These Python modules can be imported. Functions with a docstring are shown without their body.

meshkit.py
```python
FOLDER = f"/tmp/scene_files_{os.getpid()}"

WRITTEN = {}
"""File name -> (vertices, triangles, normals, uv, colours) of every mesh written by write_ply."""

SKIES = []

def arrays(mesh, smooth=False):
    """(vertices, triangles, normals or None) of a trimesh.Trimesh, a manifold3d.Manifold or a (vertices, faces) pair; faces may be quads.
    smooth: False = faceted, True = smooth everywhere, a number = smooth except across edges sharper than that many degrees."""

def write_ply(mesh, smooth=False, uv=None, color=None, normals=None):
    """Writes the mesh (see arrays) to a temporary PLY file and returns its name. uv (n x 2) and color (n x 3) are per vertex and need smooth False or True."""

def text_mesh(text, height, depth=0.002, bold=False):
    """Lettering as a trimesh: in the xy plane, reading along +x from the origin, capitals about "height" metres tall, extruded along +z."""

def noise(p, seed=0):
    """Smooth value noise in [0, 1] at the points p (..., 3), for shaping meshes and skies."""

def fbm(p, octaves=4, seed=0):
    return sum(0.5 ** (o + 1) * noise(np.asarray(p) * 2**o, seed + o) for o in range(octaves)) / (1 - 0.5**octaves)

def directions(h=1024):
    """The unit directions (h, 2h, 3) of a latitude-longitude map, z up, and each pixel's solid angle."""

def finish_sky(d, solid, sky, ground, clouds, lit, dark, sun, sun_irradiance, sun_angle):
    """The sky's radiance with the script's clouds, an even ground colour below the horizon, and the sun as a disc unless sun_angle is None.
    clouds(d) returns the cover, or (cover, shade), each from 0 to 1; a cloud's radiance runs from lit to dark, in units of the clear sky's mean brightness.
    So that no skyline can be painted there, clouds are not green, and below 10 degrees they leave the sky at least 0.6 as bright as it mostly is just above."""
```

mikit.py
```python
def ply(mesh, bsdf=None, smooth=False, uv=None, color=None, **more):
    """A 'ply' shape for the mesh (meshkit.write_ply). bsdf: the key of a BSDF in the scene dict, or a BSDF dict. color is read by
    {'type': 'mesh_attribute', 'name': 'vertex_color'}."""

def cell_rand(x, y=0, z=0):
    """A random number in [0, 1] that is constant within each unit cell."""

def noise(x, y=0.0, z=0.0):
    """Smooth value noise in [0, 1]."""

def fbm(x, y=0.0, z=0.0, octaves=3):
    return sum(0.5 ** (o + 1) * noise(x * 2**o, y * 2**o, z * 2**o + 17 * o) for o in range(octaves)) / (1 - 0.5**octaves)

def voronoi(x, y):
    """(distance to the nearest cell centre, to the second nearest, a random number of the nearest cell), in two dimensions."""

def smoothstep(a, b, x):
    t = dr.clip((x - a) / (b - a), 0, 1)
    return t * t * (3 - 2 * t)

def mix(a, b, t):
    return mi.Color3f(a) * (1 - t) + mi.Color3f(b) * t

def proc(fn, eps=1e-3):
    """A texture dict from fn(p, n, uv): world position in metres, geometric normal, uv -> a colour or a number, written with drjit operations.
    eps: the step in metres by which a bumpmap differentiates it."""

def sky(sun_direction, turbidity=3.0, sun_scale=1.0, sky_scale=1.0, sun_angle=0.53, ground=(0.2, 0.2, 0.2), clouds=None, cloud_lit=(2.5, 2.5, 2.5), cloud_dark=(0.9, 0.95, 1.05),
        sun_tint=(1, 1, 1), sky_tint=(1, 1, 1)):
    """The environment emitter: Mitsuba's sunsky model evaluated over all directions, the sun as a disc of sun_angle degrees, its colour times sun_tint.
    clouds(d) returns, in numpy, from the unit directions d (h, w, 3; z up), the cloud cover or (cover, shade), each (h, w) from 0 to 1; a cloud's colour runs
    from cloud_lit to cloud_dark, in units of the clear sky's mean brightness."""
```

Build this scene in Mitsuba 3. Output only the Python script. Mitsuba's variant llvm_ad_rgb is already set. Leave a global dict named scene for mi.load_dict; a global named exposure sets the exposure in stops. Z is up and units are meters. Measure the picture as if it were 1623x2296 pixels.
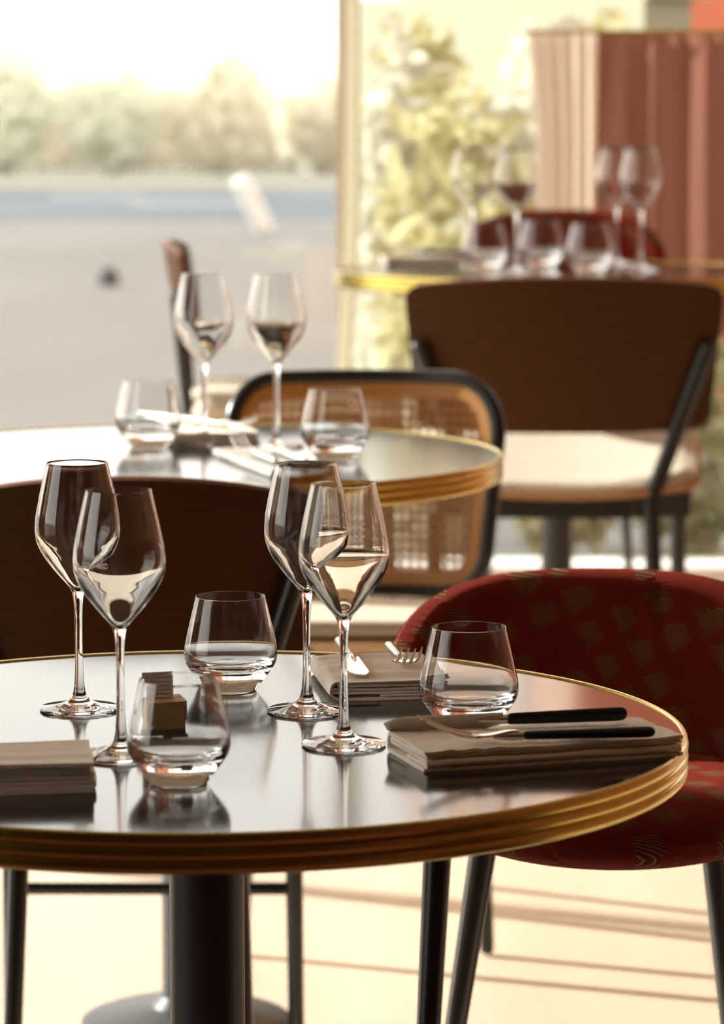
import math, random
import numpy as np
import trimesh
import manifold3d as m3
import mitsuba as mi
import drjit as dr
import mikit, meshkit
from shapely.geometry import Polygon, LineString, Point, box as sbox
from shapely import affinity
from scipy.interpolate import PchipInterpolator

random.seed(4)
rng = np.random.default_rng(11)
T = mi.ScalarTransform4f
scene, labels = {}, {}

# ---------------------------------------------------------------- camera, sky, exposure
EYE = 1.281
PITCH = math.atan((1148.0 - 275.0) / 7200.0)
scene['camera'] = {
    'type': 'thinlens', 'fov_axis': 'x', 'fov': 2 * math.degrees(math.atan(811.5 / 7200.0)),
    'aperture_radius': 0.0085, 'focus_distance': 3.02, 'near_clip': 0.05, 'far_clip': 1000.0,
    'to_world': T().look_at(origin=[0, 0, EYE], target=[0, math.cos(PITCH), EYE - math.sin(PITCH)], up=[0, 0, 1]),
}
SUN_AZ, SUN_EL = math.radians(68), math.radians(27)
SUN = [-math.sin(SUN_AZ) * math.cos(SUN_EL), math.cos(SUN_AZ) * math.cos(SUN_EL), math.sin(SUN_EL)]


def haze_clouds(d):
    cover = 0.80 + 0.2 * meshkit.fbm(d * np.array([2.5, 2.5, 5.0]) + 3.1, 4, 5)
    shade = np.clip(meshkit.fbm(d * np.array([3.0, 3.0, 6.0]) + 9.0, 4, 2) - 0.25, 0, 1) * 0.6
    return cover, shade


scene['sky'] = mikit.sky(SUN, turbidity=4.0, sun_scale=0.8, sky_scale=1.0, sun_angle=1.2, ground=(0.3, 0.28, 0.26), clouds=haze_clouds,
                         cloud_lit=(2.42, 2.27, 2.02), cloud_dark=(1.9, 1.82, 1.68), sun_tint=(0.72, 0.98, 1.45))
exposure = 3.70

# ---------------------------------------------------------------- materials
def rgb(*c):
    return {'type': 'rgb', 'value': list(c)}


def mat(key, d):
    scene[key] = d
    return key


def pr(key, color, rough=0.5, two=True, **k):
    d = {'type': 'principled', 'base_color': rgb(*color) if isinstance(color, tuple) else color, 'roughness': rough, **k}
    return mat(key, {'type': 'twosided', 'bsdf': d} if two else d)


GLASS = mat('mat_glass', {'type': 'dielectric', 'int_ior': 1.51, 'ext_ior': 1.0})
PANE = mat('mat_pane', {'type': 'thindielectric', 'int_ior': 1.5, 'ext_ior': 1.0})
TOPGLASS = mat('mat_table_top', {'type': 'twosided', 'bsdf': {'type': 'roughplastic', 'distribution': 'ggx', 'alpha': 0.012, 'int_ior': 1.55, 'diffuse_reflectance': rgb(0.012, 0.011, 0.010)}})
BRASS = mat('mat_brass', {'type': 'twosided', 'bsdf': {'type': 'principled', 'base_color': mikit.proc(lambda p, n, uv: mikit.mix((0.58, 0.44, 0.115), (0.70, 0.54, 0.16), mikit.fbm(p.x * 60, p.y * 60, p.z * 300))), 'metallic': 1.0, 'roughness': 0.24}})
DARKWOOD = pr('mat_dark_wood', mikit.proc(lambda p, n, uv: mikit.mix((0.052, 0.0175, 0.0035), (0.070, 0.024, 0.0052), mikit.fbm(p.x * 30, p.y * 30, p.z * 260))), 0.5, specular=0.15)
REDEDGE = pr('mat_wood_edge', (0.16, 0.05, 0.025), 0.45)
BLACK = pr('mat_black_lacquer', (0.012, 0.011, 0.010), 0.28, specular=0.5)
BLACKMETAL = pr('mat_black_metal', (0.03, 0.03, 0.03), 0.4)
SATIN = pr('mat_satin_steel', (0.62, 0.61, 0.58), 0.34, metallic=1.0)
STEEL = pr('mat_steel', (0.72, 0.70, 0.66), 0.16, metallic=1.0)
BLACKHANDLE = pr('mat_black_handle', (0.010, 0.010, 0.010), 0.45, specular=0.25)


def linen(base):
    def f(p, n, uv):
        w = mikit.noise(p.x * 2200, p.y * 500, p.z * 900) * 0.5 + mikit.noise(p.x * 500, p.y * 2200, p.z * 900) * 0.5
        return mi.Color3f(*base) * (0.86 + 0.22 * w + 0.08 * mikit.fbm(p.x * 25, p.y * 25, p.z * 25))
    return f


NAPKIN = pr('mat_napkin', mikit.proc(linen((0.82, 0.75, 0.65))), 0.9, sheen=0.3)
NAPKINGREY = pr('mat_napkin_grey', mikit.proc(linen((0.42, 0.385, 0.335))), 0.9, sheen=0.2)
CUSHION = pr('mat_cushion', mikit.proc(linen((0.58, 0.49, 0.38))), 0.85, sheen=0.2)
TAN = pr('mat_tan_leather', (0.90, 0.63, 0.38), 0.55)
WOODEDGE = pr('mat_wood_trim', (0.42, 0.22, 0.09), 0.5)
CANE = pr('mat_cane', mikit.proc(lambda p, n, uv: mikit.mix((0.44, 0.20, 0.055), (0.54, 0.27, 0.085), mikit.fbm(p.x * 80, p.y * 80, p.z * 80))), 0.5)
CANERIM = pr('mat_cane_rim', (0.44, 0.20, 0.055), 0.45)
OAK = pr('mat_oak', mikit.proc(lambda p, n, uv: mikit.mix((0.50, 0.32, 0.13), (0.64, 0.43, 0.20), mikit.fbm(p.x * 60, p.y * 60, p.z * 700))), 0.6)
PAPER = pr('mat_paper', (0.88, 0.85, 0.81), 0.9)
INK = pr('mat_ink', (0.16, 0.14, 0.13), 0.9)
ETCH = mat('mat_etch', {'type': 'principledthin', 'base_color': rgb(0.95, 0.92, 0.88), 'roughness': 0.8, 'diff_trans': 1.3, 'spec_trans': 0.0})


def velvet(p, n, uv):
    # stitched gold dashes inside slanted diamonds on dark red velvet; uv in metres along the back
    u, v = uv.x, uv.y
    cu, cv = u / 0.052 + 0.55 * v / 0.052, v / 0.046 - 0.42 * u / 0.046
    iu, iv = dr.floor(cu), dr.floor(cv)
    fu, fv = cu - iu, cv - iv
    r1, r2 = mikit.cell_rand(iu, iv, 1), mikit.cell_rand(iu, iv, 2)
    inside = (fu > 0.16) & (fu < 0.60 + 0.32 * r1) & (fv > 0.12 + 0.2 * fu) & (fv < 0.98 - 0.25 * fu) & (r2 > 0.22)
    row = v / 0.0036 + 0.12 * u / 0.0036
    fr = row - dr.floor(row)
    dash = u / 0.0026 + 0.5 * dr.floor(row)
    fd = dash - dr.floor(dash)
    on = inside & (fr > 0.38) & (fr < 0.62) & (fd > 0.25)
    base = mikit.mix((0.150, 0.0100, 0.0030), (0.185, 0.0135, 0.0040), mikit.fbm(p.x * 40, p.y * 40, p.z * 40))
    base = dr.select(inside, base * 0.55, base)
    return dr.select(on, mi.Color3f(0.40, 0.24, 0.085), base)


VELVET = pr('mat_velvet', mikit.proc(velvet), 0.85, sheen=0.04, sheen_tint=1.0, specular=0.2)
FLOOR = pr('mat_floor', mikit.proc(lambda p, n, uv: mikit.mix((0.62, 0.47, 0.33), (0.70, 0.55, 0.40), mikit.fbm(p.x * 9, p.y * 1.5, 0.0))), 0.5)
WALLDARK = pr('mat_wall_brown', (0.10, 0.045, 0.025), 0.8)
WALLWARM = pr('mat_wall_terracotta', (0.34, 0.13, 0.075), 0.8)
CEIL = pr('mat_ceiling', (0.60, 0.54, 0.46), 0.9)
WHITE = pr('mat_white_stone', (0.78, 0.75, 0.70), 0.7)
FRAMEWHITE = pr('mat_frame', (0.78, 0.72, 0.60), 0.5)
PAVE = pr('mat_pavement', mikit.proc(lambda p, n, uv: mi.Color3f(0.110, 0.106, 0.098) * (0.82 + 0.36 * mikit.fbm(p.x * 0.55, p.y * 0.16, 0.3))), 0.9)
ROAD = pr('mat_roadway', mikit.proc(lambda p, n, uv: mi.Color3f(0.060, 0.073, 0.082) * (0.8 + 0.4 * mikit.fbm(p.x * 0.5, p.y * 0.12, 7.0))), 0.7)
MARK = pr('mat_road_paint', (0.17, 0.17, 0.17), 0.8)
VERGE = pr('mat_verge', (0.14, 0.132, 0.105), 0.9)
STONEDARK = pr('mat_dark_stone', (0.06, 0.06, 0.06), 0.7)
BARK = pr('mat_bark', (0.16, 0.12, 0.09), 0.9)


PINK = pr('mat_pink_render', (0.50, 0.315, 0.23), 0.9)
REDWALL = pr('mat_red_render', (0.28, 0.055, 0.016), 0.9)
HOUSEWIN = pr('mat_house_shutter', (0.34, 0.33, 0.32), 0.8)
GARDEN = pr('mat_garden_wall', (0.33, 0.31, 0.215), 0.9)


def leafmat(key, c, trans=1.1):
    return mat(key, {'type': 'principledthin', 'base_color': rgb(*c), 'roughness': 0.6, 'diff_trans': trans, 'spec_trans': 0.0})


LEAFY = leafmat('mat_leaf_yellow', (0.56, 0.52, 0.30))
LEAFP = leafmat('mat_leaf_pale', (0.62, 0.59, 0.48))
LEAFG = leafmat('mat_leaf_green', (0.44, 0.45, 0.26))
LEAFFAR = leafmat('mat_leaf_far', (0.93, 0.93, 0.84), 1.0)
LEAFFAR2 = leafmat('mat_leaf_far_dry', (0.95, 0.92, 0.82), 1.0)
SHEER = leafmat('mat_sheer_cream', (0.70, 0.66, 0.52), 1.3)
PEACH = leafmat('mat_curtain_peach', (0.84, 0.74, 0.63), 1.2)
TERRA = leafmat('mat_curtain_terracotta', (0.34, 0.16, 0.11), 0.9)

# ---------------------------------------------------------------- helpers
def num(name):
    if name not in USED:
        USED[name] = 0
        return name
    USED[name] += 1
    return f'{name}_{USED[name]:03d}'


USED = {}


def put(key, shape, to=None):
    scene[key] = {**shape, 'to_world': to} if to is not None else dict(shape)
    return key


def thing(name, label, cat, group=None, kind=None):
    key = num(name)
    labels[key] = {'label': label, 'category': cat}
    if group:
        labels[key]['group'] = group
    if kind:
        labels[key]['kind'] = kind
    return key


def part(parent, name, shape, to=None, label=None, kind=None):
    key = num(parent + '__' + name)
    put(key, shape, to)
    d = {}
    if label:
        d['label'] = label
    if kind:
        d['kind'] = kind
    if d:
        labels[key] = d
    return key


def struct(key, mesh, bsdf, smooth=False, **k):
    scene[key] = mikit.ply(mesh, bsdf, smooth=smooth, **k)
    if '__' not in key:
        labels[key] = {'kind': 'structure'}
    return key


def box(x0, x1, y0, y1, z0, z1):
    return trimesh.creation.box(bounds=[[x0, y0, z0], [x1, y1, z1]])


def cat(ms):
    return trimesh.util.concatenate(ms)


def man(m):
    mm = m.to_mesh()
    return np.array(mm.vert_properties[:, :3], float), np.array(mm.tri_verts, int)


def poly_cs(poly):
    rings = [np.array(poly.exterior.coords)[:-1]] + [np.array(i.coords)[:-1] for i in poly.interiors]
    return m3.CrossSection([r.tolist() for r in rings], m3.FillRule.EvenOdd)


def slab(poly, h, fine=None, pillow=0.0):
    """Polygon in the xy plane extruded 0..h, refined; pillow: edge rounding radius."""
    m = m3.Manifold.extrude(poly_cs(poly), h)
    if fine:
        m = m.refine_to_length(fine)
    v, f = man(m)
    if pillow > 0:
        import shapely
        d = shapely.distance(shapely.points(v[:, 0], v[:, 1]), poly.exterior)
        q = np.clip(d / pillow, 0, 1)
        v[:, 2] = h / 2 + (v[:, 2] - h / 2) * np.maximum(np.sqrt(1 - (1 - q) ** 2), 0.02)
    return trimesh.Trimesh(v, f, process=False)


def rounded(w0, w1, z0, z1, r, n=10):
    """Rounded trapezoid, half-widths w0 at z0 and w1 at z1."""
    return Polygon([(-w0, z0), (w0, z0), (w1, z1), (-w1, z1)]).buffer(-r).buffer(r, quad_segs=n)


def tube(pts, rad, sides=10, closed=False, flat=None):
    p = np.asarray(pts, float)
    n = len(p)
    rad = np.broadcast_to(rad, (n,))
    t = (np.roll(p, -1, 0) - np.roll(p, 1, 0)) if closed else np.gradient(p, axis=0)
    t /= np.linalg.norm(t, axis=1, keepdims=True) + 1e-12
    a = np.zeros_like(p)
    ref = np.array([0, 0, 1.0]) if abs(t[0, 2]) < 0.9 else np.array([0, 1.0, 0])
    cur = np.cross(t[0], ref)
    for i in range(n):
        cur = cur - t[i] * (cur @ t[i])
        cur /= np.linalg.norm(cur)
        a[i] = cur
    b = np.cross(t, a)
    ang = np.arange(sides) * 2 * np.pi / sides + (np.pi / sides if sides == 4 else 0)
    fa, fb = flat if flat else (1, 1)
    v = (p[:, None] + rad[:, None, None] * (fa * np.cos(ang)[None, :, None] * a[:, None] + fb * np.sin(ang)[None, :, None] * b[:, None])).reshape(-1, 3)
    m = n if closed else n - 1
    i, j = np.meshgrid(np.arange(m), np.arange(sides), indexing='ij')
    i2, j2 = (i + 1) % n, (j + 1) % sides
    q = np.stack([i * sides + j, i * sides + j2, i2 * sides + j2, i2 * sides + j], -1).reshape(-1, 4)
    f = [q[:, [0, 1, 2]], q[:, [0, 2, 3]]]
    if not closed:
        c0, c1 = len(v), len(v) + 1
        v = np.vstack([v, p[:1], p[-1:]])
        k = np.arange(sides)
        f += [np.stack([k * 0 + c0, (k + 1) % sides, k], 1), np.stack([k * 0 + c1, (n - 1) * sides + k, (n - 1) * sides + (k + 1) % sides], 1)]
    m_ = trimesh.Trimesh(v, np.vstack(f), process=False)
    return m_


def post(p0, p1, r0, r1=None, sides=20, cap=True):
    """A round post with softly domed ends."""
    p0, p1 = np.array(p0, float), np.array(p1, float)
    r1 = r0 if r1 is None else r1
    L = np.linalg.norm(p1 - p0)
    d = (p1 - p0) / L
    e = [(0.0, 0.02), (0.1, 0.45), (0.3, 0.75), (0.6, 0.94), (1.0, 1.0)]
    k = min(r0, r1) * 0.8 if cap else 1e-4
    s = [a * k for a, _ in e] + [L - a * k for a, _ in e[::-1]]
    rr = [b for _, b in e] + [b for _, b in e[::-1]]
    pts = [p0 + d * x for x in s]
    rad = [(r0 + (r1 - r0) * x / L) * y for x, y in zip(s, rr)]
    return tube(pts, np.array(rad), sides)


def lathe(prof, n=72):
    m = trimesh.creation.revolve(np.array(prof, float), sections=n)
    if m.volume < 0:
        m.invert()
    return m


def curve(pts, n):
    """Smooth profile through the points, parametrised by chord length."""
    p = np.array(pts, float)
    s = np.r_[0, np.cumsum(np.hypot(*np.diff(p, axis=0).T))]
    m = 600
    q = np.linspace(0, s[-1], m)
    f = np.stack([PchipInterpolator(s, p[:, 0])(q), PchipInterpolator(s, p[:, 1])(q)], 1)
    w = 26                                         # soften the changes of curvature, ends kept
    g = np.exp(-0.5 * (np.arange(-w, w + 1) / 11.0) ** 2)
    pad = np.vstack([2 * f[0] - f[w:0:-1], f, 2 * f[-1] - f[-2:-w - 2:-1]])
    f = np.stack([np.convolve(pad[:, k], g / g.sum(), 'valid') for k in (0, 1)], 1)
    return f[np.linspace(0, m - 1, n).round().astype(int)]


def at(x, y, z, rz=0.0, s=1.0):
    t = T().translate([x, y, z]).rotate([0, 0, 1], rz)
    return t.scale(s) if s != 1.0 else t


# ---------------------------------------------------------------- the room
struct('floor', box(-3.2, 3.2, -2.6, 8.32, -0.1, 0.0), FLOOR)
struct('ceiling', box(-3.2, 3.2, -2.6, 8.5, 3.2, 3.3), CEIL)
struct('wall_back', box(-3.2, 3.2, -2.7, -2.6, 0.0, 3.2), WALLDARK)
struct('wall_right', box(3.2, 3.3, -2.7, 8.5, 0.0, 3.2), WALLWARM)
struct('wall_left', cat([box(-2.7, -2.55, -2.7, 1.4, 0.0, 3.2), box(-2.7, -2.55, 3.15, 4.42, 0.0, 3.2), box(-2.7, -2.55, 1.4, 3.15, 3.0, 3.2), box(-2.7, -2.55, 1.4, 3.15, 0.0, 0.3), box(-2.7, -2.55, 4.42, 8.5, 3.0, 3.2)]), WALLDARK)
struct('trim_1', box(-2.7, 3.2, 8.24, 8.44, 0.0, 0.135), WHITE)          # kerb below the far window
struct('trim_2', box(-2.72, -2.52, 4.42, 8.24, 0.0, 0.12), WHITE)       # kerb below the left window

labels['window_1'] = {'kind': 'structure'}
XS = [-2.62, -1.30, -0.045, 1.40, 3.12]
for i, x in enumerate(XS):
    struct(num('window_1__frame'), box(x - 0.02, x + 0.02, 8.30, 8.36, 0.135, 3.2), FRAMEWHITE)
for a, b in zip(XS[:-1], XS[1:]):
    struct(num('window_1__pane'), ([[a + .02, 8.33, .135], [b - .02, 8.33, .135], [b - .02, 8.33, 3.2], [a + .02, 8.33, 3.2]], [[0, 1, 2, 3]]), PANE)
labels['window_2'] = {'kind': 'structure'}
YS = [4.44, 6.3, 8.22]
for y in YS:
    struct(num('window_2__frame'), box(-2.65, -2.59, y - 0.02, y + 0.02, 0.12, 3.0), FRAMEWHITE)
for a, b in zip(YS[:-1], YS[1:]):
    struct(num('window_2__pane'), ([[-2.62, a + .02, .12], [-2.62, b - .02, .12], [-2.62, b - .02, 3.0], [-2.62, a + .02, 3.0]], [[0, 1, 2, 3]]), PANE)


labels['window_3'] = {'kind': 'structure'}
YS = [1.42, 3.13]
for y in YS:
    struct(num('window_3__frame'), box(-2.65, -2.59, y - 0.02, y + 0.02, 0.3, 3.0), FRAMEWHITE)
for a, b in zip(YS[:-1], YS[1:]):
    struct(num('window_3__pane'), ([[-2.62, a + .02, .3], [-2.62, b - .02, .3], [-2.62, b - .02, 3.0], [-2.62, a + .02, 3.0]], [[0, 1, 2, 3]]), PANE)


def curtain(x0, x1, y, z0, z1, folds, amp, tie=None, nx=None, nz=24, ph=0.0):
    """Hanging cloth with vertical folds; tie(u, z) gives a sideways shift."""
    nx = nx or max(16, folds * 12)
    u, w = np.meshgrid(np.linspace(0, 1, nx), np.linspace(0, 1, nz))
    z = z0 + (z1 - z0) * w
    x = x0 + (x1 - x0) * u
    if tie:
        x = tie(u, z)
    yy = y + amp * np.sin(2 * np.pi * folds * u + ph + 0.5 * np.sin(3 * w)) + 0.3 * amp * np.sin(5.3 * np.pi * folds * u + 2 * w)
    v = np.stack([x, yy, z], -1).reshape(-1, 3)
    i, j = np.meshgrid(np.arange(nz - 1), np.arange(nx - 1), indexing='ij')
    q = np.stack([i * nx + j, i * nx + j + 1, (i + 1) * nx + j + 1, (i + 1) * nx + j], -1).reshape(-1, 4)
    return trimesh.Trimesh(v, np.vstack([q[:, [0, 1, 2]], q[:, [0, 2, 3]]]), process=False)


k = thing('curtain', 'narrow cream sheer curtain hanging beside the window frame in the middle', 'curtain')
scene[k] = mikit.ply(curtain(-0.062, -0.022, 8.15, 0.02, 3.1, 2, 0.008, tie=lambda u, z: -0.045 + 0.036 * u - 0.035 * np.clip((1.0 - z) / 0.6, 0, 1.2) + 0.004 * z), SHEER, smooth=True)
k = thing('curtain', 'pale peach half-height curtain hanging behind the glasses of the far table', 'curtain')


def tied(u, z):
    left = 0.440 - 0.03 * np.clip((z - 1.25) / 0.3, 0, 1)
    return left + (0.600 - left) * u


scene[k] = mikit.ply(curtain(0.44, 0.60, 8.12, 0.75, 1.50, 5, 0.018, tie=tied, nz=60), PEACH, smooth=True)
k = thing('curtain', 'terracotta red half-height curtain at the right end of the far window', 'curtain')
scene[k] = mikit.ply(curtain(0.585, 2.3, 8.05, 0.75, 1.50, 14, 0.03), TERRA, smooth=True)

k = thing('carpet', 'dark red carpet on the floor in front of the foreground table', 'carpet')
scene[k] = mikit.ply(slab(sbox(-2.4, -2.5, 3.1, 2.55), 0.004), pr('mat_carpet', (0.060, 0.009, 0.003), 0.95), to_world=at(0, 0, 0.0005))

# ---------------------------------------------------------------- outdoors
struct('ground', box(-160, 160, 8.5, 260, -0.2, -0.012), PAVE)
struct('ground_side', box(-60, -2.72, -20, 8.5, -0.2, -0.012), PAVE)
struct('roadway', box(-160, 160, 43.5, 61, -0.012, 0.0), ROAD)
struct('verge', box(-160, 160, 64, 120, -0.012, 0.01), VERGE)
for (x, y, w, l) in [(-2.7, 51.5, 2.0, 1.6), (-4.6, 56, 1.6, 1.6), (-8.6, 51.5, 2.0, 1.6), (3.4, 51.5, 2.0, 1.6)]:
    k = thing('road_marking', 'white painted dash on the blue grey roadway', 'road marking', 'white dashes on the roadway')
    scene[k] = mikit.ply(box(x - w / 2, x + w / 2, y - l / 2, y + l / 2, 0.0, 0.006), MARK)


def leaves(n, size, fn, seed, curl=0.25):
    r = np.random.default_rng(seed)
    c = fn(r, n)
    d = r.normal(size=(n, 3)); d /= np.linalg.norm(d, axis=1, keepdims=True)
    e = np.cross(d, r.normal(size=(n, 3))); e /= np.linalg.norm(e, axis=1, keepdims=True)
    g = np.cross(d, e)
    s = size * r.uniform(0.6, 1.25, (n, 1))
    pts = [c - d * s, c - e * s * 0.42 + g * s * curl * 0.3, c + d * s, c + e * s * 0.42 + g * s * curl * 0.3]
    v = np.stack(pts, 1).reshape(-1, 3)
    i = np.arange(n) * 4
    f = np.vstack([np.stack([i, i + 1, i + 2], 1), np.stack([i, i + 2, i + 3], 1)])
    return trimesh.Trimesh(v, f, process=False)


def ellipsoid(cx, cy, cz, rx, ry, rz):
    def f(r, n):
        q = r.normal(size=(n, 3)); q /= np.linalg.norm(q, axis=1, keepdims=True)
        q *= r.uniform(0.25, 1, (n, 1)) ** 0.5
        return np.array([cx, cy, cz]) + q * np.array([rx, ry, rz])
    return f


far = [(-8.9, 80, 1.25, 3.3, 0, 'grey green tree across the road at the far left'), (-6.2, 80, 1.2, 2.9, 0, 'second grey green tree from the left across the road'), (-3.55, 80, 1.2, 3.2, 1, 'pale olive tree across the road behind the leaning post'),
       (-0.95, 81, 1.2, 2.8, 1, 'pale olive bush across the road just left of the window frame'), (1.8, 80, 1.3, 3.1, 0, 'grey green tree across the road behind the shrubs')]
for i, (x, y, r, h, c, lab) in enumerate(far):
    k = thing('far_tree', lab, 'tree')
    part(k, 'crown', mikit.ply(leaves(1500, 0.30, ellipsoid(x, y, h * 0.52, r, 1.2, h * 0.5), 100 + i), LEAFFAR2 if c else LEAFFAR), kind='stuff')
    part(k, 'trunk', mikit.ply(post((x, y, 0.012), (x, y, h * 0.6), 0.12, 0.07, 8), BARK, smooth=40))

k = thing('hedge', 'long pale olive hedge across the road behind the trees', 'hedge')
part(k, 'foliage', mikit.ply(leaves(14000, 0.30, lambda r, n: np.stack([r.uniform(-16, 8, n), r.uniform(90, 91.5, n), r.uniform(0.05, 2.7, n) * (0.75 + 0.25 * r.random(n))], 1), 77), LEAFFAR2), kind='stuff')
k = thing('marker_post', 'white leaning marker post standing at the near edge of the road', 'post')
a, b = np.array([-1.10, 37.5, 0.0]), np.array([-1.42, 37.4, 0.66])
scene[k] = mikit.ply(post(a, b, 0.10, 0.11, 16), WHITE, smooth=40)
k = thing('pavement_stud', 'small dark round stud on the pale pavement outside at left', 'stud')
scene[k] = mikit.ply(lathe([(0, 0), (0.085, 0), (0.085, 0.09), (0.06, 0.14), (0.0, 0.16)], 20), STONEDARK, smooth=40, to_world=at(-2.02, 25.6, -0.012))

# curtain rod, garden wall, neighbouring house
k = thing('curtain_rod', 'thin brass rod carrying the half-height curtains', 'rod')
scene[k] = mikit.ply(tube([(0.40, 8.09, 1.505), (1.3, 8.085, 1.505), (2.32, 8.08, 1.505)], 0.006, 10), BRASS, smooth=60)


def wall_run(p, q, z0, z1, th=0.2):
    p, q = np.array(p, float), np.array(q, float)
    d = (q - p) / np.linalg.norm(q - p)
    n = np.array([d[1], -d[0]])
    n = n if n[0] > 0 else -n                       # thickness away from the street side
    c = [p, q, q + n * th, p + n * th]
    return trimesh.Trimesh(*(lambda m: (np.array(m.vertices), np.array(m.faces)))(trimesh.creation.extrude_polygon(Polygon(c), z1 - z0)), process=False).apply_translation([0, 0, z0])


k = thing('garden_wall', 'low cream rendered garden wall behind the shrubs outside', 'wall')
part(k, 'masonry', mikit.ply(wall_run((-0.05, 12.6), (0.95, 10.95), -0.012, 1.70), GARDEN))
part(k, 'coping', mikit.ply(wall_run((-0.07, 12.63), (0.97, 10.93), 1.70, 1.75, 0.26), GARDEN))
k = thing('pink_house', 'sunlit pink rendered house beyond the garden wall', 'house')
A, B, C = np.array([0.44, 34.0]), np.array([0.885, 13.2]), np.array([2.30, 11.2])
part(k, 'side_wall', mikit.ply(wall_run(A, B, -0.012, 8.0, 3.0), PINK))
part(k, 'red_wall', mikit.ply(wall_run(B, C, -0.012, 8.0, 0.4), REDWALL), label='red rendered wing')
for u, w in ((0.10, 1.6), (0.30, 2.2), (0.52, 1.6), (0.72, 1.4), (0.86, 0.9)):
    for z in (2.2, 5.2):
        c = A + (B - A) * u
        d = (B - A) / np.linalg.norm(B - A) * w / 2
        part(k, 'window', mikit.ply(wall_run(c - d + np.array([-0.02, 0]), c + d + np.array([-0.02, 0]), z, z + 2.0, 0.03), HOUSEWIN), label='grey shuttered window')

plants = [(0.16, 8.80, 0.34, 0.17, 0.27, LEAFP, 'low pale shrub right outside the window below the high back table'),
          (0.55, 8.80, 0.36, 0.16, 0.26, LEAFY, 'low yellow shrub right outside the window beside the table pedestal'),
          (0.92, 8.80, 0.36, 0.17, 0.28, LEAFG, 'low green shrub right outside the window at right'),
          (0.28, 9.30, 0.82, 0.28, 0.62, LEAFY, 'sunlit yellow shrub outside the window behind the brass table edge'),
          (0.85, 9.35, 0.85, 0.24, 0.62, LEAFG, 'green shrub outside the window behind the red velvet chair'),
          (0.10, 9.90, 0.90, 0.12, 0.72, LEAFP, 'tall pale shrub outside the window right of the cream curtain'),
          (0.56, 9.90, 0.90, 0.25, 0.72, LEAFP, 'tall pale green shrub outside the window behind the far glasses'),
          (0.18, 10.60, 1.10, 0.20, 0.58, LEAFY, 'tallest yellow shrub outside, behind the pale ones'),
          (0.80, 10.35, 1.05, 0.26, 0.62, LEAFY, 'wide yellow shrub outside behind the peach curtain')]
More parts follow.
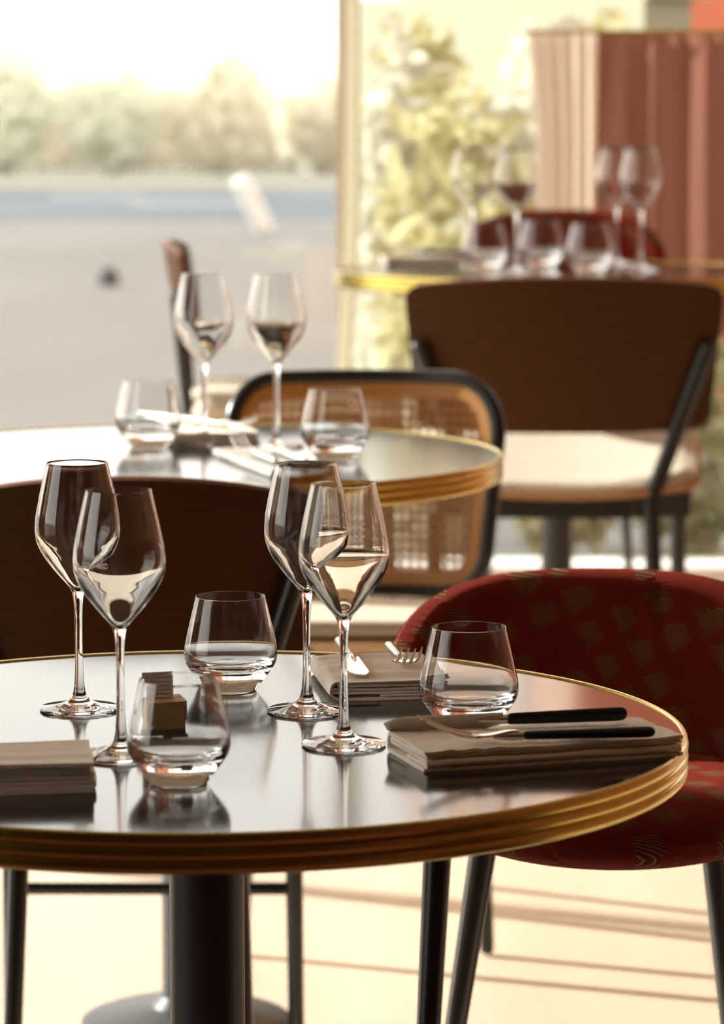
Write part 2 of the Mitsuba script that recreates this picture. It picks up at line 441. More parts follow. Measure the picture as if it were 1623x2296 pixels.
for i, (x, y, z, r, h, m_, lab) in enumerate(plants):
    k = thing('shrub', lab, 'shrub')
    part(k, 'foliage', mikit.ply(leaves(330, 0.07, ellipsoid(x, y, z, r, 0.16, h), 300 + i), m_), kind='stuff')
    part(k, 'stem', mikit.ply(cat([post((x + 0.02 * q, y, -0.012), (x + 0.05 * q, y + 0.02 * q, z), 0.008, 0.005, 6) for q in (-1, 0, 1)]), BARK, smooth=40))


# ---------------------------------------------------------------- tables
def make_table(label, cx, cy, zt, R, rb=0.215):
    k = thing('round_table', label, 'table')
    g = 0.0045                                    # lip width
    top = lathe([(0, -0.008), (R - g, -0.008), (R - g, 0.0), (0, 0.0)], 160)
    part(k, 'table_top', mikit.ply(top, TOPGLASS, smooth=20), at(cx, cy, zt), 'dark mirror glass top')
    h = 0.031
    prof = [(R - g - 0.0003, -0.008), (R - g - 0.0003, 0.0006), (R - g + 0.0008, 0.0018), (R - 0.0016, 0.0020), (R, 0.0008)]
    z = 0.0008
    for q in range(3):
        prof += [(R, z - 0.0012), (R + 0.0009, z - 0.0045), (R + 0.0004, z - 0.0085), (R - 0.0006, z - 0.0098), (R - 0.0020, z - 0.0103)]
        z -= 0.0105
    prof += [(R - 0.003, z - 0.0006), (R - 0.028, z - 0.0006), (R - 0.028, -0.008)]
    part(k, 'rim', mikit.ply(lathe(prof + [prof[0]], 200), BRASS, smooth=25), at(cx, cy, zt), 'ribbed brass edge band')
    part(k, 'underside', mikit.ply(lathe([(0, -0.022), (R - 0.0285, -0.022), (R - 0.0285, -0.0085), (0, -0.0085)], 96), BLACKMETAL, smooth=30), at(cx, cy, zt))
    part(k, 'pedestal', mikit.ply(lathe([(0, -0.022), (0.11, -0.022), (0.11, -0.027), (0.034, -0.034), (0.034, -zt + 0.035), (0, -zt + 0.035)], 40), BLACKMETAL, smooth=30), at(cx, cy, zt))
    part(k, 'base', mikit.ply(lathe([(0, 0), (rb, 0), (rb, 0.008), (rb - 0.015, 0.014), (0.05, 0.030), (0.036, 0.045), (0, 0.045)], 60), BLACKMETAL, smooth=30), at(cx, cy, 0))
    return k


Z1, Z2, Z3 = 0.740, 0.820, 0.967
make_table('round brass-edged table in the foreground with a mirror dark glass top', -0.140, 2.836, Z1, 0.430)
make_table('round brass-edged table in the middle, in front of the cane-backed chair', -0.251, 4.472, Z2, 0.448, rb=0.15)
make_table('high round brass-edged table at the back right, crowded with glasses', 0.422, 6.900, Z3, 0.483)

# ---------------------------------------------------------------- glasses
outer = [(0.0037, 0.0900), (0.0043, 0.1010), (0.0060, 0.1110), (0.0112, 0.1183), (0.0176, 0.1256), (0.0240, 0.1335), (0.0299, 0.1414), (0.0350, 0.1500), (0.0381, 0.1575), (0.0395, 0.1665), (0.0392, 0.1760), (0.0364, 0.1930), (0.0327, 0.2105), (0.0282, 0.2300)]
inner = [(0.0276, 0.2302), (0.0319, 0.2105), (0.0355, 0.1930), (0.0382, 0.1762), (0.0385, 0.1672), (0.0367, 0.1588), (0.0330, 0.1514), (0.0273, 0.1432), (0.0209, 0.1352), (0.0141, 0.1272), (0.0072, 0.1190), (0.0022, 0.1135), (0.0007, 0.1122), (0.0, 0.1120)]
foot = [(0.0, 0.0), (0.0355, 0.0), (0.0366, 0.0007), (0.0370, 0.0017), (0.0362, 0.0027)]
rise = [(0.0362, 0.0027), (0.0300, 0.0036), (0.0190, 0.0056), (0.0100, 0.0092), (0.0062, 0.0150), (0.0048, 0.0230), (0.0038, 0.0400), (0.0034, 0.0650), (0.0035, 0.0820), (0.0037, 0.0900)]
wine_prof = np.vstack([foot[:-1], curve(rise, 40)[:-1], curve(outer, 90), [[0.0280, 0.2305]], curve(inner, 90)])
WINE = mikit.ply(lathe(wine_prof, 96), GLASS, smooth=35)
t_out = [(0.0262, 0.0030), (0.0325, 0.0115), (0.0400, 0.0215), (0.0438, 0.0282), (0.0450, 0.0345), (0.0447, 0.0400), (0.0430, 0.0500), (0.0395, 0.0660), (0.0362, 0.0800), (0.0336, 0.0910)]
t_in = [(0.0329, 0.0912), (0.0353, 0.0800), (0.0385, 0.0660), (0.0419, 0.0500), (0.0434, 0.0405), (0.0432, 0.0355), (0.0412, 0.0312), (0.0355, 0.0272), (0.0250, 0.0248), (0.0120, 0.0238), (0.0, 0.0236)]
tum_prof = np.vstack([curve([(0, 0.0050), (0.006, 0.0047), (0.012, 0.0037), (0.017, 0.0019), (0.0205, 0.0004)], 14), [(0.0225, 0.0), (0.0245, 0.0006)], curve(t_out, 44), [[0.0333, 0.0914]], curve(t_in, 50)])
TUMBLER = mikit.ply(lathe(tum_prof, 96), GLASS, smooth=35)


def etched(lines, height, z0, ang0, gap):
    """Etched lettering wrapped on the outside of the wine bowl."""
    c = curve(outer, 80)
    z, r = c[:, 1], c[:, 0]
    ms = []
    for i, s in enumerate(lines):
        m = meshkit.text_mesh(s, height, 0.0001, bold=True)
        m.update_faces((m.vertices[m.faces][:, :, 2] > 0.00005).all(1))     # a single etched film
        m = m.subdivide().subdivide()
        v = m.vertices.copy()
        x = v[:, 0] - v[:, 0].max() / 2
        zz = z0 - i * gap + v[:, 1]
        rr = np.interp(zz, z, r) + 0.00020
        a = ang0 + x / 0.0395
        m.vertices = np.stack([rr * np.sin(a), -rr * np.cos(a), zz], 1)
        ms.append(m)
    return mikit.ply(cat(ms), ETCH)


def wine(x, y, z, label, group=None, s=1.0, text=None):
    z += 0.0004
    k = thing('wine_glass', label, 'wine glass', group)
    put(k, WINE, at(x, y, z, 0, s))
    if text is not None:
        part(k, 'lettering', text, at(x, y, z, 0, s), 'pale etched lettering HYATT CENTRIC')
    return k


def tumbler(x, y, z, label, group=None, s=1.0):
    z += 0.0004
    k = thing('tumbler', label, 'tumbler', group)
    put(k, TUMBLER, at(x, y, z, 0, s))
    return k


LOGO = etched(['HYATT', 'CENTRIC'], 0.0042, 0.1745, math.radians(-29), 0.0064)
wine(-0.207, 2.714, Z1, 'tall wine glass with etched lettering, left front of the foreground table', text=LOGO)
wine(-0.016, 2.764, Z1, 'tall wine glass in the middle of the foreground table, the nearer of the overlapping pair')
wine(-0.051, 2.926, Z1, 'tall wine glass behind the nearer one of the overlapping pair on the foreground table')
wine(-0.262, 2.936, Z1, 'tall wine glass at the far left of the foreground table, cut off by the edge')
tumbler(-0.126, 3.039, Z1, 'water tumbler at the back of the foreground table, before the dark chair')
tumbler(-0.151, 2.601, Z1, 'water tumbler at the front left with the card holder seen through it', s=0.955)
tumbler(0.096, 2.850, Z1, 'water tumbler on the right of the foreground table, before the red chair')
LOGO2 = etched(['HYATT', 'CENTRIC'], 0.0042, 0.1770, math.radians(5), 0.0064)
wine(-0.225, 4.569, Z2, 'wine glass on the middle table in front of the dark chair by the window', text=LOGO2, s=1.075)
wine(-0.122, 4.569, Z2, 'wine glass on the middle table in front of the cane chair back', s=1.075)
tumbler(-0.305, 4.569, Z2, 'water tumbler at the left of the middle table beside the folded napkin', s=1.06)
tumbler(-0.037, 4.405, Z2, 'water tumbler on the middle table in front of the cane back', s=1.06)
K3 = 1.13
far_w = [(0.241, 7.135, 'leftmost wine glass on the high back table'), (0.325, 6.815, 'second wine glass from the left on the high back table'), (0.565, 7.180, 'third wine glass from the left on the high back table'), (0.596, 6.900, 'rightmost wine glass on the high back table')]
for x, y, l in far_w:
    wine(x, y, Z3, l, s=K3)
far_t = [(0.262, 6.86, 'leftmost water tumbler on the high back table'), (0.391, 7.02, 'middle water tumbler on the high back table'), (0.480, 6.77, 'rightmost water tumbler on the high back table')]
for x, y, l in far_t:
    tumbler(x, y, Z3, l, s=K3)


# ---------------------------------------------------------------- napkins
def folded(width, length, layers, t=0.0026, gap=0.0006, wave=0.0012, seed=0, skew=0.0, slices=30):
    """Soft folded cloth: an outer layer wraps round the left edge over a zigzag of inner layers; section in x-z, swept along y."""
    r = np.random.default_rng(seed)
    p = t + gap
    H = (layers - 1) * p

    def wob(x, i):
        q = np.stack([np.asarray(x) * 45, np.full(len(x), i * 3.7), np.full(len(x), seed + 0.5)], 1)
        return (meshkit.noise(q, seed) - 0.5) * gap * 1.5
    inset = H / 2 + 0.0005
    xs = np.linspace(width - r.uniform(0, 0.004), inset, 18)
    outer_ = list(zip(xs, t / 2 + 0 * xs))
    for a in np.linspace(-90, -270, 15)[1:-1]:
        c, q = math.cos(math.radians(a)), math.sin(math.radians(a))
        outer_.append((inset + (inset - t / 2) * (c if c < 0 else 0), t / 2 + H / 2 + H / 2 * q))
    xs = np.linspace(inset, width, 18)
    outer_ += list(zip(xs, t / 2 + H + wob(xs, 99) * 0.6))
    pts = []
    for i in range(1, layers - 1):
        z = t / 2 + i * p
        x0, x1 = t * 1.3 + p * abs(i - (layers - 1) / 2) * 0.5 + r.uniform(0.0, 0.004), width - r.uniform(0.0005, 0.0075)
        if i == 1:
            x0 = width * r.uniform(0.3, 0.55)
        xs = np.linspace(x0, x1, 16)
        row = list(zip(xs, z + wob(xs, i)))
        row = row if i % 2 else row[::-1]
        if pts:
            (ax, az), (bx, bz) = pts[-1], row[0]
            side = 1 if i % 2 == 0 else -1
            for a in np.linspace(-75, 75, 6):
                pts.append(((ax + bx) / 2 + side * p * 0.75 * math.cos(math.radians(a)), (az + bz) / 2 + (bz - az) / 2 * math.sin(math.radians(a))))
        pts += row
    out = []
    for line, k in ((outer_, 0), (pts, 1)):
        if len(line) < 2:
            continue
        poly = LineString(line).buffer(t / 2, cap_style='round' if k else 'flat', join_style='round', quad_segs=3).simplify(0.0001)
        m = m3.Manifold.extrude(poly_cs(poly), length - 0.004 * k, slices)
        v, f = man(m)
        v = np.stack([v[:, 0] + skew * v[:, 1], v[:, 2] + 0.002 * k, v[:, 1]], 1)
        out.append(trimesh.Trimesh(v, f[:, ::-1], process=False))
    m = cat(out)
    v = m.vertices.copy()
    h = layers * p
    u = np.clip(v[:, 2] / h, 0, 1)
    q = np.stack([v[:, 0] * 24, v[:, 1] * 24, 0 * u + seed * 7.7], 1)
    v[:, 2] += wave * 2.6 * u * (meshkit.fbm(q, 3, seed) - 0.42)
    # soft drag folds running along the cloth
    v[:, 2] += wave * 0.55 * u * np.sin(v[:, 1] * 95 + 18 * meshkit.noise(q * 0.5, seed + 2))
    v[:, 0] += wave * 2.6 * (meshkit.fbm(np.stack([v[:, 1] * 22, v[:, 2] * 120, 0 * u + seed], 1), 2, seed + 3) - 0.5)
    v[:, 1] += wave * 2.0 * (meshkit.fbm(np.stack([v[:, 0] * 30, v[:, 2] * 260, 0 * u + seed], 1), 2, seed + 5) - 0.5)
    v[:, 2] -= v[:, 2].min()
    m.vertices = v
    return m


def napkin(mesh, label, to, group=None, m=NAPKIN):
    k = thing('napkin', label, 'napkin', group)
    scene[k] = mikit.ply(mesh, m, smooth=60, to_world=to)
    return k


napkin(folded(0.112, 0.160, 6, 0.0026, 0.0006, 0.0016, 3), 'folded grey linen napkin behind the wine glasses carrying the silver knife and fork', at(-0.030, 2.975, Z1 + 0.0004, 8))
napkin(folded(0.100, 0.235, 5, 0.0029, 0.0007, 0.0012, 8), 'folded beige linen napkin at the right of the foreground table under the black cutlery', at(0.0215, 2.739, Z1 + 0.0004, -72))
napkin(folded(0.130, 0.098, 7, 0.0030, 0.0005, 0.0012, 12), 'rolled fold of linen napkin at the left front edge of the foreground table', at(-0.3455, 2.546, Z1 + 0.0004, 7.6))
napkin(folded(0.130, 0.200, 5, 0.0034, 0.0005, 0.0016, 14), 'white folded napkin at the back left of the middle table beside the tumbler', at(-0.270, 4.560, Z2 + 0.0004, 16))
napkin(folded(0.085, 0.300, 3, 0.0030, 0.0005, 0.0012, 16), 'flat grey napkin at the front of the middle table lying towards the dark chair', at(-0.120, 4.165, Z2 + 0.0004, 17), m=NAPKINGREY)
napkin(folded(0.090, 0.170, 5, 0.0034, 0.0005, 0.0012, 18), 'folded grey napkin with cutlery at the left of the high back table', at(0.040, 7.20, Z3 + 0.0004, -82))


# ---------------------------------------------------------------- cutlery (length along +x, head at +x)
def fork_head(L=0.085, w=0.0125, lift=0.017):
    """Shoulder and four tines of a fork, x from 0 (neck) to L."""
    def zc(x):
        u = x / L
        return 0.0040 * np.exp(-((u - 0.05) / 0.2) ** 2) + lift * np.clip((u - 0.45) / 0.55, 0, 1) ** 1.6 - 0.0
    ms = []
    n = 18
    x = np.linspace(0, 0.46 * L, n)
    hw = 0.0024 + (w - 0.0024) * np.clip((x / (0.40 * L)), 0, 1) ** 1.8
    hw = np.minimum(hw, w)
    cols = np.linspace(-1, 1, 9)
    V = []
    for s in (1, -1):
        for i in range(n):
            for c in cols:
                V.append((x[i], c * hw[i], zc(x[i]) + 0.0022 * (c * hw[i] / w) ** 2 + s * 0.0008))
    V = np.array(V)
    F = []
    m = len(cols)
    for i in range(n - 1):
        for j in range(m - 1):
            a = i * m + j
            F += [[a, a + m, a + m + 1], [a, a + m + 1, a + 1]]
            b = a + n * m
            F += [[b, b + m + 1, b + m], [b, b + 1, b + m + 1]]
    ring = [i * m for i in range(n)] + [(n - 1) * m + j for j in range(1, m)] + [i * m + m - 1 for i in range(n - 2, -1, -1)] + [j for j in range(m - 2, 0, -1)]
    for a, b in zip(ring, ring[1:] + ring[:1]):
        F += [[a, b, b + n * m], [a, b + n * m, a + n * m]]
    sh = trimesh.Trimesh(V, F, process=False)
    ms.append(sh)
    for c in (-0.78, -0.26, 0.26, 0.78):
        xx = np.linspace(0.40 * L, L, 16)
        pts = np.stack([xx, np.full_like(xx, c * w), zc(xx) + 0.0022 * c * c], 1)
        rad = np.interp(xx, [0.4 * L, 0.85 * L, L], [0.0019, 0.0015, 0.0006])
        ms.append(tube(pts, rad, 8, flat=(1.0, 0.7)))
    return cat(ms)


def handle(L, r0, r1, flat=0.8):
    """Rounded handle from x=0 (neck end) to x=-L."""
    s = np.array([0, 0.01, 0.03, 0.08, 0.5, 0.9, 0.96, 0.985, 0.997, 1.0])
    r = np.array([0.6, 0.85, 0.97, 1.0, 1.0, 1.0, 0.93, 0.72, 0.35, 0.05]) * np.interp(s, [0, 1], [r0, r1])
    pts = np.stack([-s * L, 0 * s, 0 * s], 1)
    return tube(pts, r, 18, flat=(1.0, flat))


def blade(L, w, tip=0.25):
    """Knife blade from x=0 (neck) to x=L, lying flat."""
    xs = np.linspace(0, 1, 30)
    top = np.where(xs < 1, w * 0.35 * (1 - np.clip((xs - (1 - tip)) / tip, 0, 1) ** 2.2 * 0.9), 0.0)
    bot = -w * (0.30 + 0.40 * np.clip(xs / 0.25, 0, 1) ** 0.8) * np.sqrt(np.clip(1 - np.clip((xs - (1 - tip)) / tip, 0, 1) ** 2, 0, 1))
    p = Polygon(list(zip(xs * L, top)) + list(zip(xs[::-1] * L, bot[::-1]))).buffer(0)
    m = slab(p, 0.0016, 0.006)
    return m


FH = mikit.ply(fork_head(), STEEL, smooth=40)
FHS = mikit.ply(fork_head(0.070, 0.0125, 0.021), STEEL, smooth=40)
KB = mikit.ply(blade(0.105, 0.0200), STEEL, smooth=30)
KBS = mikit.ply(blade(0.086, 0.0190), STEEL, smooth=30)
HB = mikit.ply(handle(0.108, 0.0058, 0.0072, 0.75), BLACKHANDLE, smooth=50)
HBF = mikit.ply(handle(0.115, 0.0050, 0.0066, 0.75), BLACKHANDLE, smooth=50)
HS = mikit.ply(handle(0.100, 0.0040, 0.0050, 0.9), SATIN, smooth=50)
HSK = mikit.ply(handle(0.088, 0.0042, 0.0052, 0.9), SATIN, smooth=50)
HSF = mikit.ply(handle(0.064, 0.0038, 0.0048, 0.9), SATIN, smooth=50)
NK = mikit.ply(tube([(-0.004, 0, 0), (0.004, 0, 0), (0.010, 0, -0.0005), (0.022, 0, 0.0)], np.array([0.0040, 0.0044, 0.0036, 0.0022]), 14), STEEL, smooth=50)


def cutlery(kind, label, head, hand, to, group=None):
    k = thing(kind, label, kind, group)
    part(k, 'blade' if kind == 'knife' else 'tines', head, to)
    h = part(k, 'handle', hand, to @ T().translate([-0.004, 0, 0.0]))
    part(h, 'collar', NK, to)
    return k


def aim(x, y, z, yaw, pitch=0.0, roll=0.0):
    return T().translate([x, y, z]).rotate([0, 0, 1], yaw).rotate([0, 1, 0], -pitch).rotate([1, 0, 0], roll)


cutlery('knife', 'silver butter knife lying on the folded napkin behind the wine glasses', KBS, HSK, aim(-0.010, 3.080, Z1 + 0.0245, -81.5, -2))
cutlery('fork', 'small silver fork with its tines up on the folded napkin behind the wine glasses', FHS, HSF, aim(0.0367, 3.090, Z1 + 0.0240, -81, -1))
cutlery('knife', 'black-handled knife lying on the beige napkin at the right of the foreground table', KB, HB, aim(0.122, 2.748, Z1 + 0.0265, 191, -0.5, 55))
cutlery('fork', 'black-handled fork with steel tines on the beige napkin at the right', FH, HBF, aim(0.133, 2.687, Z1 + 0.0238, 188.6, 0))
cutlery('knife', 'bright steel knife lying on the white napkin of the middle table', KB, HS, aim(-0.262, 4.70, Z2 + 0.0275, -46, 0))
cutlery('fork', 'bright steel fork hanging over the edge of the white napkin on the middle table', FH, HS, aim(-0.205, 4.64, Z2 + 0.0275, -52, -1))
cutlery('knife', 'bright steel knife lying on the flat grey napkin of the middle table', KB, HS, aim(-0.105, 4.30, Z2 + 0.0185, 108, 0))
cutlery('fork', 'bright steel fork lying on the flat grey napkin of the middle table', FH, HS, aim(-0.145, 4.30, Z2 + 0.0190, 108, 0))
cutlery('knife', 'dark handled knife on the napkin of the high back table', KB, HB, aim(0.120, 7.180, Z3 + 0.0285, 172, 0))
cutlery('fork', 'dark handled fork on the napkin of the high back table', FH, HBF, aim(0.120, 7.145, Z3 + 0.0285, 172, 0))

# ---------------------------------------------------------------- card holder and card
blk = m3.Manifold.extrude(poly_cs(Polygon([(-0.019, 0.0), (0.019, 0.0), (0.019, 0.034), (0.013, 0.035), (-0.019, 0.034)])), 0.030)
k = thing('card_holder', 'small wooden block card holder behind the front left tumbler', 'card holder')
cx, cy, crz = -0.1775, 2.806, 17
b0 = slab(rounded(0.0185, 0.0185, -0.014, 0.014, 0.0012), 0.0155, None)
b1 = slab(rounded(0.0200, 0.0200, -0.015, 0.0005, 0.0012), 0.0160, None)
b2 = slab(rounded(0.0200, 0.0200, 0.0030, 0.015, 0.0012), 0.0160, None)
part(k, 'foot', mikit.ply(b0, OAK, smooth=30), at(cx, cy, Z1 + 0.0003, crz))
part(k, 'front_block', mikit.ply(b1, OAK, smooth=30), at(cx, cy, Z1 + 0.0160, crz))
part(k, 'back_block', mikit.ply(b2, OAK, smooth=30), at(cx, cy, Z1 + 0.0160, crz))
k = thing('card', 'small printed paper card standing in the wooden block behind the front left tumbler', 'card')
sh = part(k, 'sheet', mikit.ply(box(-0.0175, 0.0105, 0.00135, 0.00165, 0.0165, 0.0580), PAPER), at(cx, cy, Z1, crz))
for i in range(8):
    w = [0.006, 0.021, 0.020, 0.022, 0.019, 0.021, 0.020, 0.018][i]
    x1 = 0.0085 if i == 0 else -0.0145 + w
    z = 0.0545 - i * 0.0030 - (0.001 if i else 0)
    part(sh, 'text_line', mikit.ply(box(x1 - w, x1, 0.00125, 0.00135, z - 0.0003, z + 0.0003), INK), at(cx, cy, Z1, crz))


# ---------------------------------------------------------------- chairs
def bend(m, R, lean=0.0, z0=0.0, concave=False):
    """(x, z, t) slab bent round a vertical axis; convex side towards -y unless concave."""
    v = m.vertices
    x, z, t = v[:, 0], v[:, 1], v[:, 2]
    a = x / R
    if concave:
        X, Y = (R - t) * np.sin(a), (R - t) * np.cos(a) - R
    else:
        X, Y = (R + t) * np.sin(a), R - (R + t) * np.cos(a)
    Y = Y + (lean if concave else -lean) * (z - z0)
    out = trimesh.Trimesh(np.stack([X, Y, z], 1), m.faces[:, ::-1] if concave is None else m.faces, process=False)
    if out.volume < 0:
        out.invert()
    return out


def bent_xyz(x, z, t, R, lean, z0, concave=False):
    a = np.asarray(x) / R
    if concave:
        X, Y = (R - t) * np.sin(a), (R - t) * np.cos(a) - R
    else:
        X, Y = (R + t) * np.sin(a), R - (R + t) * np.cos(a)
    return np.stack([X, Y + (lean if concave else -lean) * (np.asarray(z) - z0), np.asarray(z) + 0 * X], -1)


def dark_chair(label, x, y, zs, rz, cushion_label=None, drop=0.02, R=0.46, sx=1.0, tilt=0.12, low=0.092, high=0.337, up=0.0, pad=0.030):
    """Chair seen from behind: bent dark panel back on two black posts, cream cushion. y is the panel's rear face; faces local +y."""
    k = thing('panel_back_chair', label, 'chair')
    to = at(x, y, 0, rz).scale([sx, 1, 1])
    lean = 0.16
    zb, ztop = zs + low, zs + high
    n = 40
    top = [(0.245 * u, ztop - drop * abs(u) ** 2.2) for u in np.linspace(1, -1, n)]
    poly = Polygon([(-0.222, zb + 0.006), (-0.1, zb), (0.1, zb), (0.222, zb + 0.006)] + top).buffer(-0.028).buffer(0.028, quad_segs=12)
    m = slab(poly, 0.014, 0.018)
    bp = part(k, 'back_panel', mikit.ply(bend(m, R, lean, zs), DARKWOOD, smooth=40), to, 'smooth dark brown bent back panel')
    ring = np.array(poly.buffer(-0.001).exterior.segmentize(0.012).coords)[:-1]
    part(bp, 'panel_edge', mikit.ply(tube(bent_xyz(ring[:, 0], ring[:, 1], 0.007, R, lean, zs), 0.0077, 8, closed=True, flat=(0.3, 1.0)), REDEDGE, smooth=60), to, 'reddish wood edge')
    for s in (-1, 1):
        q = bent_xyz([s * 0.212, s * 0.128], [zs + 0.23 + up, zs - 0.03], 0.026, R, lean, zs)
        foot = np.array([s * 0.150, q[1][1] - 0.06, 0.002])
        pts = np.vstack([q[0], q[0] * 0.65 + q[1] * 0.35, q[1], foot])
        d = [pts[0] + (pts[0] - pts[1]) / np.linalg.norm(pts[0] - pts[1]) * e for e in (0.010, 0.0075, 0.003)]
        part(k, 'rear_leg', mikit.ply(tube(np.vstack([d, pts]), np.array([0.002, 0.009, 0.0125, 0.0135, 0.0135, 0.0135, 0.011]), 18), BLACK, smooth=60), to, 'black round leg rising behind the panel')
        part(k, 'front_leg', mikit.ply(post((s * 0.20, 0.44, 0.002), (s * 0.195, 0.42, zs - 0.005 - pad), 0.011, 0.0135, 16), BLACK, smooth=60), to)
    seat = Polygon([(-0.205, 0.02), (-0.1, -0.022), (0.1, -0.022), (0.205, 0.02), (0.225, 0.42), (0.15, 0.46), (-0.15, 0.46), (-0.225, 0.42)]).buffer(-0.04).buffer(0.04, quad_segs=8)

    def slope(v):
        v[:, 2] += tilt * np.clip(v[:, 1], 0, 0.5) + 0.018 * (np.clip(np.abs(v[:, 0]) / 0.2, 0, 1) ** 2 - 0.4)
        return v
    c = slab(seat, pad, 0.02, 0.016)
    c.vertices = slope(c.vertices.copy())
    cu = part(k, 'cushion', mikit.ply(c, CUSHION, smooth=50), to @ T().translate([0, 0, zs + 0.010 - pad]), cushion_label or 'cream seat pad')
    c = slab(seat.buffer(0.004), 0.012, 0.02)
    c.vertices = slope(c.vertices.copy())
    part(cu, 'seat_trim', mikit.ply(c, WOODEDGE, smooth=40), to @ T().translate([0, 0, zs + 0.006 - pad]), 'brown wooden rim of the seat')
    c = slab(seat.buffer(-0.008), 0.046, 0.03)
    part(k, 'seat_frame', mikit.ply(c, BLACK, smooth=40), to @ T().translate([0, 0, zs - 0.038 - pad]))
    zf = 0.22
    part(k, 'foot_rail', mikit.ply(tube([(-0.205, 0.43, zf), (0.205, 0.43, zf)], 0.009, 12), BLACK, smooth=60), to)
    return k


dark_chair('dark brown panel-backed chair seen from behind between the two nearer tables', -0.292, 3.955, 0.512, 0, drop=0.036)
dark_chair('tall dark panel-backed chair with cream seat in front of the high back table', 0.385, 6.120, 0.596, -2, 'cream seat pad partly in the sun', sx=1.27, low=0.098, high=0.394, up=0.034)
dark_chair('dark chair seen from the side by the window at left, cream cushion', -0.372, 7.10, 0.685, -88, 'pale yellow sunlit seat pad', R=0.8, tilt=0.0, pad=0.080)


def cane_chair(label, x, y, zs, rz):
    """Cane-backed armless chair facing the viewer; y is the middle of the back."""
    k = thing('cane_chair', label, 'chair')
    to = at(x, y, 0, rz)
    R = 0.32
    z0, z1 = zs - 0.010, zs + 0.340
    poly = Polygon([(-0.206, z0), (0.206, z0), (0.250, z1), (-0.250, z1)])
    out = poly.buffer(-0.085).buffer(0.085, quad_segs=16)
    inn = out.buffer(-0.030)

    def ringpts(p, t=0.0):
        c = np.array(p.exterior.segmentize(0.012).coords)[:-1]
        return bent_xyz(c[:, 0], c[:, 1], t, R, 0.10, zs, True)
    # frame: black bentwood hoop, with a natural cane rim inside it
    bf = part(k, 'back_frame', mikit.ply(tube(ringpts(out), 0.0125, 14, closed=True), BLACK, smooth=60), to, 'black bentwood hoop')
    part(bf, 'cane_border', mikit.ply(bend(slab(out.buffer(-0.009).difference(out.buffer(-0.031)), 0.007, 0.012), R, 0.10, zs, True), CANERIM, smooth=40), to, 'honey brown inner rim')
    P = 0.0155
    segs = []

    def clip(line, off, w, fl):
        g = line.intersection(inn.buffer(0.006))
        for q in (g.geoms if hasattr(g, 'geoms') else [g]):
            if q.geom_type == 'LineString' and q.length > 0.004:
                c = np.array(q.segmentize(0.014).coords)
                segs.append(tube(bent_xyz(c[:, 0], c[:, 1], off, R, 0.10, zs, True), w, 4, flat=fl))
    zmid = (z0 + z1) / 2
    for i in range(-16, 17):
        for e in (-0.0021, 0.0021):
            clip(LineString([(i * P + e, z0 - 0.1), (i * P + e, z1 + 0.1)]), 0.0030, 0.0017, (1.0, 0.25))
            clip(LineString([(-0.4, zmid + i * P + e), (0.4, zmid + i * P + e)]), 0.0025, 0.0017, (0.25, 1.0))
    for i in range(-40, 41):
        o = (i + 0.5) * P
        clip(LineString([(o - 0.5, zmid - 0.5), (o + 0.5, zmid + 0.5)]), 0.0036, 0.0015, (0.25, 1.0))
        clip(LineString([(o + 0.5, zmid - 0.5), (o - 0.5, zmid + 0.5)]), 0.0020, 0.0015, (0.25, 1.0))
    part(bf, 'cane_weave', mikit.ply(cat(segs), CANE), to, 'woven cane back', kind='stuff')
    seat = Polygon([(-0.195, -0.42), (0.195, -0.42), (0.175, -0.03), (-0.175, -0.03)]).buffer(-0.04).buffer(0.04, quad_segs=8)
    pad = slab(seat, 0.026, 0.02, 0.012)
    pad.vertices = pad.vertices + np.stack([0 * pad.vertices[:, 0], 0 * pad.vertices[:, 0], np.clip(-pad.vertices[:, 1], 0, 1) * 0.055], 1)
    part(k, 'seat_pad', mikit.ply(pad, CUSHION, smooth=50), to @ T().translate([0, 0, zs - 0.047]), 'cream seat pad')
    part(k, 'seat_box', mikit.ply(slab(seat.buffer(0.006), 0.092, None), TAN, smooth=40), to @ T().translate([0, 0, zs - 0.122]), 'tan upholstered seat side')
    for s in (-1, 1):
        part(k, 'leg', mikit.ply(post((s * 0.20, 0.05, 0.002), (s * 0.172, -0.030, zs - 0.04), 0.011, 0.013, 16), BLACK, smooth=60), to)
        part(k, 'leg', mikit.ply(post((s * 0.19, -0.40, 0.002), (s * 0.175, -0.375, zs - 0.121), 0.011, 0.013, 16), BLACK, smooth=60), to)
    return k


cane_chair('cane-backed chair with black bentwood hoop behind the middle table', 0.004, 5.255, 0.525, 0)


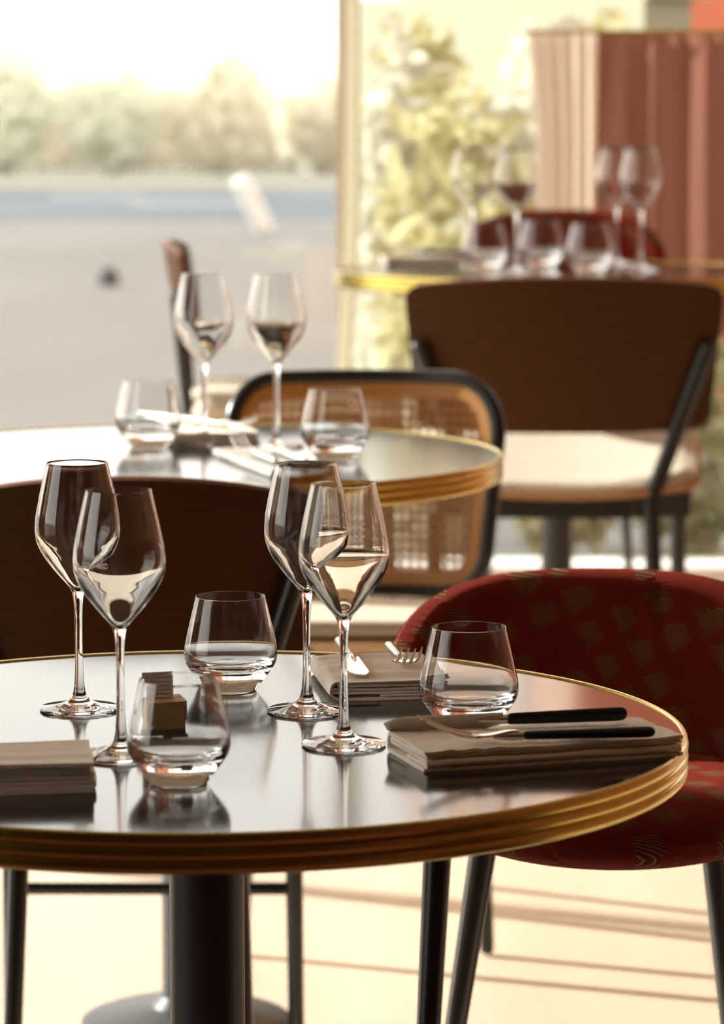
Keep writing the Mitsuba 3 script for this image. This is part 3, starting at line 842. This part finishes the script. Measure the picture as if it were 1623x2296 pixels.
def red_chair(label, x, y, zs, rz, w=0.235, h=0.27):
    """Upholstered tub chair facing the viewer."""
    k = thing('velvet_chair', label, 'chair')
    to = at(x, y, 0, rz)
    R = 0.42
    z0, z1 = zs, zs + h
    n = 48
    th = np.linspace(0, np.pi, n)
    e = 2 / 3.0
    top = [(w * np.sign(np.cos(t)) * abs(np.cos(t)) ** e, z0 + 0.10 + (z1 - z0 - 0.10) * abs(np.sin(t)) ** e) for t in th]
    poly = Polygon([(-w * 0.93, z0), (w * 0.93, z0)] + top).buffer(0)
    m = slab(poly, 0.042, 0.011, 0.020)
    uv = m.vertices[:, :2].copy()
    v = m.vertices
    front = v[:, 2] > 0.021
    # two upholstery puckers near the top on the right
    for (px, pz, sx, sz, dpt) in ((0.080, z1 - 0.045, 0.006, 0.030, 0.008), (0.052, z1 - 0.055, 0.008, 0.030, 0.005), (-0.11, z1 - 0.10, 0.03, 0.05, 0.002)):
        v[:, 2] -= front * dpt * np.exp(-((v[:, 0] - px + 0.25 * (v[:, 1] - pz)) / sx) ** 2 - ((v[:, 1] - pz) / sz) ** 2)
    m.vertices = v
    b = bend(m, R, 0.10, zs, True)
    part(k, 'backrest', mikit.ply(b, VELVET, smooth=True, uv=uv), to, 'dark red velvet with gold stitched diamonds')
    seat = affinity.scale(Point(0, -0.215).buffer(1, quad_segs=16), 0.190, 0.205)
    s_ = slab(seat, 0.075, 0.012, 0.075)
    part(k, 'seat', mikit.ply(s_, VELVET, smooth=True, uv=s_.vertices[:, :2] + np.stack([0 * s_.vertices[:, 2], s_.vertices[:, 2]], 1)), to @ T().translate([0, 0, zs - 0.010]))
    for sx in (-1, 1):
        part(k, 'leg', mikit.ply(post((sx * 0.21, -0.36, 0.002), (sx * 0.182, -0.29, zs + 0.012), 0.009, 0.015, 16), BLACK, smooth=60), to)
        part(k, 'leg', mikit.ply(post((sx * 0.19, 0.02, 0.002), (sx * 0.12, -0.12, zs + 0.015), 0.009, 0.016, 16), BLACK, smooth=60), to)
    return k


red_chair('dark red velvet chair with gold stitching behind the foreground table at right', 0.262, 3.585, 0.530, 0, w=0.264, h=0.252)
red_chair('red velvet chair at the far side of the high back table', 0.475, 7.72, 0.770, 0, w=0.290, h=0.305)
